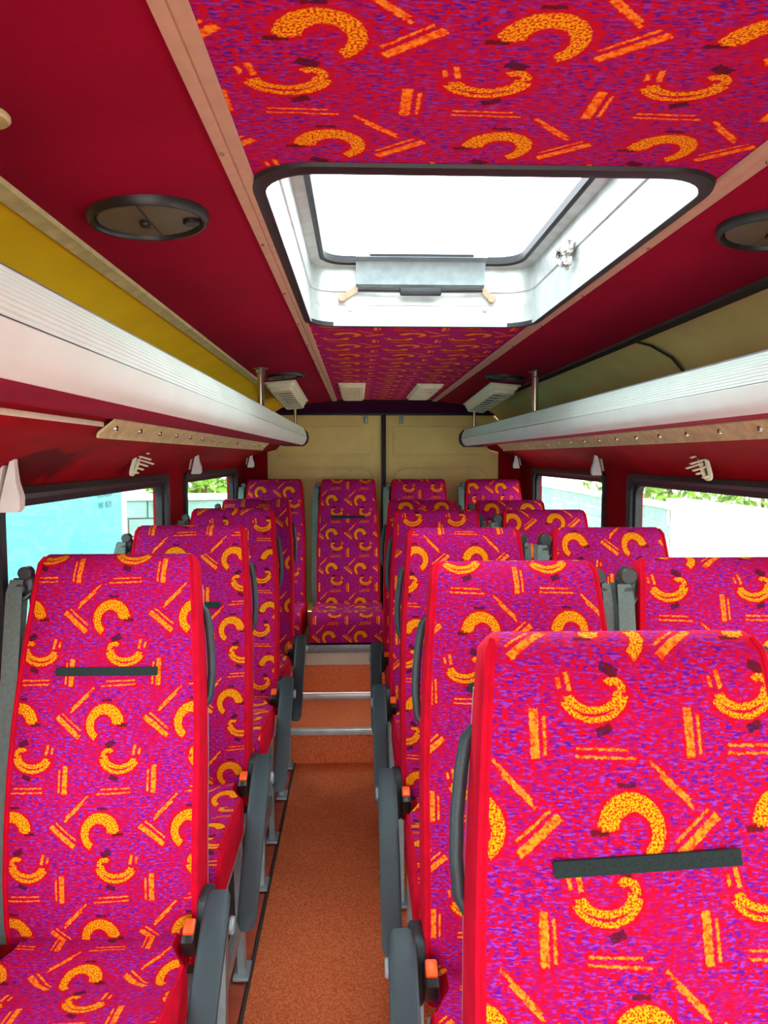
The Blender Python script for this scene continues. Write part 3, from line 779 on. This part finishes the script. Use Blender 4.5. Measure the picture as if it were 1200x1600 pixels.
protos = {'L': seat('passenger_seat', 1, -1), 'RA': seat('passenger_seat', -1, 1, bxo=0.010, bw=0.6, byo=0.045), 'RW': seat('passenger_seat', 0, -1, handle=False, gs=1.25),
          'B': seat('passenger_seat', 0, -1, zo=0.072 - 0.486, rear=True, handle=False)}
used = {}
def place(kind, x, y, z, label, group, mirror, du, dv, sc=1.0, velcro=True):
    pr = protos[kind]
    o = pr if kind not in used else copy_tree(pr)
    used.setdefault(kind, []).append((o))
    o.location = (x, y, z); tag(o, label, 'seat', group)
    fabs.append((o, mirror, du, dv, velcro))
fabs = []
gl, gr_, gw, gb = 'single seats left of the aisle', 'aisle seats right of the aisle', 'window seats on the right', 'rear bench seats'
for i, (y, m, du, dv, lab) in enumerate((
        (1.385, 1, 0.000, 0.073, 'crimson patterned single seat, nearest on the left with its whole backrest showing'),
        (2.045, 1, -0.037, 0.100, 'crimson patterned single seat, second from the front on the left'),
        (2.785, -1, -0.014, 0.203, 'crimson patterned single seat, third from the front on the left'),
        (3.455, 1, 0.012, 0.090, 'crimson patterned single seat, rearmost of the left row before the bench'))):
    place('L', -0.502, y, 0, lab, gl, m, du, dv)
for i, (y, m, du, dv, lab) in enumerate((
        (0.665, -1, -0.012, 0.001, 'red patterned seat with dark velcro strip, largest and nearest at lower right'),
        (1.255, -1, -0.071, 0.070, 'patterned aisle seat directly behind the largest nearest seat'),
        (1.935, -1, 0.029, 0.112, 'patterned aisle seat, third from the front on the right of the aisle'),
        (2.675, -1, -0.062, 0.028, 'patterned aisle seat, fourth from the front on the right of the aisle'),
        (3.300, -1, 0.09, 0.16, 'patterned aisle seat, rearmost on the right before the bench'))):
    place('RA', 0.303, y, 0, lab, gr_, m, du, dv)
for i, (y, m, du, dv, lab) in enumerate((
        (1.290, -1, -0.077, 0.007, 'patterned window seat cut by the right picture edge, belt on its left'),
        (1.935, 1, 0.064, 0.151, 'patterned window seat, second on the right beside the long window'),
        (2.665, -1, 0.040, 0.151, 'patterned window seat, third on the right beside the window pillar'),
        (3.310, -1, 0.08, 0.15, 'patterned window seat, rearmost on the right by the rear window'))):
    place('RW', 0.722, y, 0, lab, gw, m, du, dv)
for i, (x, m, du, dv, lab) in enumerate((
        (-0.505, 1, -0.083, 0.119, 'rear bench seat in the left corner below the beige door'),
        (-0.062, 1, 0.070, 0.066, 'rear bench seat at the end of the aisle, seen whole'),
        (0.365, 1, 0.077, 0.010, 'rear bench seat just right of the door seam'),
        (0.820, 1, 0.042, 0.140, 'rear bench seat in the right corner'))):
    place('B', x, 4.295, 0.486, lab, gb, m, du, dv)
for o, mir, du, dv, vel in fabs:
    for ch in list(o.children):
        nm = ch.name.split('.')[0]
        if nm in ('backrest', 'cushion'):
            me = ch.data.copy(); ch.data = me
            uvl = me.uv_layers[0].data
            for l in uvl: l.uv = (mir * (l.uv[0] - du), l.uv[1] - dv)

for ch in fabs[4][0].children:
    if ch.name.split('.')[0] == 'velcro_strip':
        rot = Matrix.Rotation(math.radians(-3.0), 4, 'Y'); c = Vector((0, 0.07, 1.075))
        ch.matrix_local = Matrix.Translation(c) @ rot @ Matrix.Translation(-c)

# ------------------------------------------------------------------ outside
gnd = MB().box((0, 8, -0.76), (120, 120, 0.1)).build('ground', GROUND); tag(gnd, 'pale yard surface outside the van', kind='structure')
tr = empty('parked_truck', (-2.35, 3.92, -0.71)); tag(tr, 'pale cyan box truck parked beside the left windows', 'truck')
MB().box((-1.1, 0, 1.75), (2.2, 7.0, 2.5), 0.03).build('cargo_box', CYAN, tr)
MB().box((0.006, 3.46, 1.75), (0.03, 0.10, 2.5), 0.008).build('corner_post', WHITEX, tr)
for yy in (-2.0, -0.6, 0.85): MB().box((0.002, yy, 1.75), (0.010, 0.016, 2.45), 0.003).build('panel_seam', WHITEX, tr)
for xx in (-0.25, -1.95):
    for yy in (-2.3, 2.2):
        w = MB().cyl((xx, yy, 0.42), 0.42, 0.24, 'x', 28).build('wheel', RUBBER, tr)
        MB().cyl((xx + 0.10, yy, 0.42), 0.2, 0.08, 'x', 18).build('hub', STEEL, w)
MB().box((-1.1, 0, 0.55), (1.0, 6.8, 0.14), 0.02).build('chassis', BLACKP, tr)
for k, txt in enumerate(('ECOVOEB', 'MT  9EZE')):
    cu = bpy.data.curves.new('lettering', 'FONT'); cu.body = txt; cu.size = 0.085; cu.extrude = 0.002; cu.align_x = 'RIGHT'
    t = bpy.data.objects.new('lettering', cu); COL.objects.link(t)
    bpy.context.view_layer.update()
    me = bpy.data.meshes.new_from_object(t.evaluated_get(bpy.context.evaluated_depsgraph_get()))
    bpy.data.objects.remove(t)
    o = bpy.data.objects.new('lettering', me); COL.objects.link(o); me.materials.append(INK); o.parent = tr
    o.rotation_euler = (PI / 2, 0, PI / 2); o.location = (0.006, 3.12, 1.845 - 0.10 * k)

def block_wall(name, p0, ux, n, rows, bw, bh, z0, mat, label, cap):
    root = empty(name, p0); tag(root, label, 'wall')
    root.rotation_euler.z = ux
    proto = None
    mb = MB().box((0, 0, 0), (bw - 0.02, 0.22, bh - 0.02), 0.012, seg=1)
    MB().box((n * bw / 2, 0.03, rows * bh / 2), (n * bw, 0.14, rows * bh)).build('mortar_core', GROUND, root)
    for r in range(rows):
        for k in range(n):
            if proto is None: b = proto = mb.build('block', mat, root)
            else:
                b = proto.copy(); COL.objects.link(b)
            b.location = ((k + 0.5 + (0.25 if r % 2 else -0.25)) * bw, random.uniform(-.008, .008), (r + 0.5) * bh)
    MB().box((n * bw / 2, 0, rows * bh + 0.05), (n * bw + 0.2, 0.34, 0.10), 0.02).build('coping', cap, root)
block_wall('block_wall', (-9.5, 11.5, -0.71), math.radians(8), 20, 5, 0.62, 0.30, 0, BLOCK, 'grey green block wall beyond the left rear windows', WHITEX)
pw = empty('plaster_wall', (6.2, 2.0, -0.71)); tag(pw, 'long white plastered wall outside the right windows', 'wall')
MB().box((0, 4, 0.66), (0.25, 16, 1.32), 0.02).build('wall_face', PLASTER, pw)
MB().box((0, 4, 1.37), (0.40, 16.1, 0.10), 0.02).build('coping', WHITEX, pw)
MB().box((-0.14, 4, 0.92), (0.04, 16, 0.06), 0.01).build('string_course', WHITEX, pw)
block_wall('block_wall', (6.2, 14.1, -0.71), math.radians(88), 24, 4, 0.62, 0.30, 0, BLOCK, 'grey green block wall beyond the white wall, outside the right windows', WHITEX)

def bush(loc, r, h, seed, label):
    rnd = random.Random(seed)
    root = empty('leafy_bush', loc); tag(root, label, 'bush', 'bushes beyond the yard walls')
    st = MB()
    for k in range(5):
        a = rnd.uniform(0, 2 * PI); st.tube([(0.05 * math.cos(a), 0.05 * math.sin(a), 0), (r * 0.3 * math.cos(a), r * 0.3 * math.sin(a), h * 0.5), (r * 0.5 * math.cos(a), r * 0.5 * math.sin(a), h * 0.85)], [0.05, 0.035, 0.015], 6)
    st.build('stem', STEM, root)
    lf = MB()
    for k in range(900):
        a = rnd.uniform(0, 2 * PI); t = rnd.uniform(-0.9, 1); q = math.sqrt(1 - t * t * 0.95); rr = r * rnd.uniform(0.55, 1.0) * (0.85 + 0.25 * math.sin(3 * a + seed))
        c = Vector((rr * q * math.cos(a), rr * q * math.sin(a), h * 0.58 + h * 0.42 * t))
        d = Vector((rnd.gauss(0, 1), rnd.gauss(0, 1), rnd.gauss(0, 1))).normalized(); e = d.orthogonal().normalized(); s = rnd.uniform(0.09, 0.18)
        b = len(lf.v); f = d.cross(e)
        lf.v += [tuple(c - d * s), tuple(c + e * s * 0.45), tuple(c + d * s), tuple(c - e * s * 0.45 + f * s * 0.15)]; lf.quad((b, b + 1, b + 2, b + 3))
    tag(lf.build('foliage', LEAF, root, smooth=False), kind='stuff')
bn = 0
for x, y, r, h in ((-8.4, 14.6, 1.3, 2.4), (-6.0, 15.0, 1.4, 2.8), (-3.4, 15.2, 1.2, 2.5), (-0.8, 15.6, 1.1, 2.4)):
    bush((x, y, -0.71), r, h, 11 + bn, ('leafy bush beyond the block wall, leftmost', 'leafy bush beyond the block wall, second from the left', 'leafy bush beyond the block wall, third from the left', 'leafy bush at the right end of the block wall')[bn]); bn += 1
for x, y, r, h in ((8.2, 14.6, 1.5, 2.7), (8.4, 18.4, 1.6, 3.0), (8.6, 22.6, 1.8, 3.3), (8.0, 11.2, 1.3, 2.4)):
    bush((x, y, -0.71), r, h, 11 + bn, ('leafy bush above the white wall in the long right window', 'leafy bush above the white wall near the right pillar', 'leafy bush seen through the right rear window', 'leafy bush above the white wall at the right picture edge')[bn - 4]); bn += 1
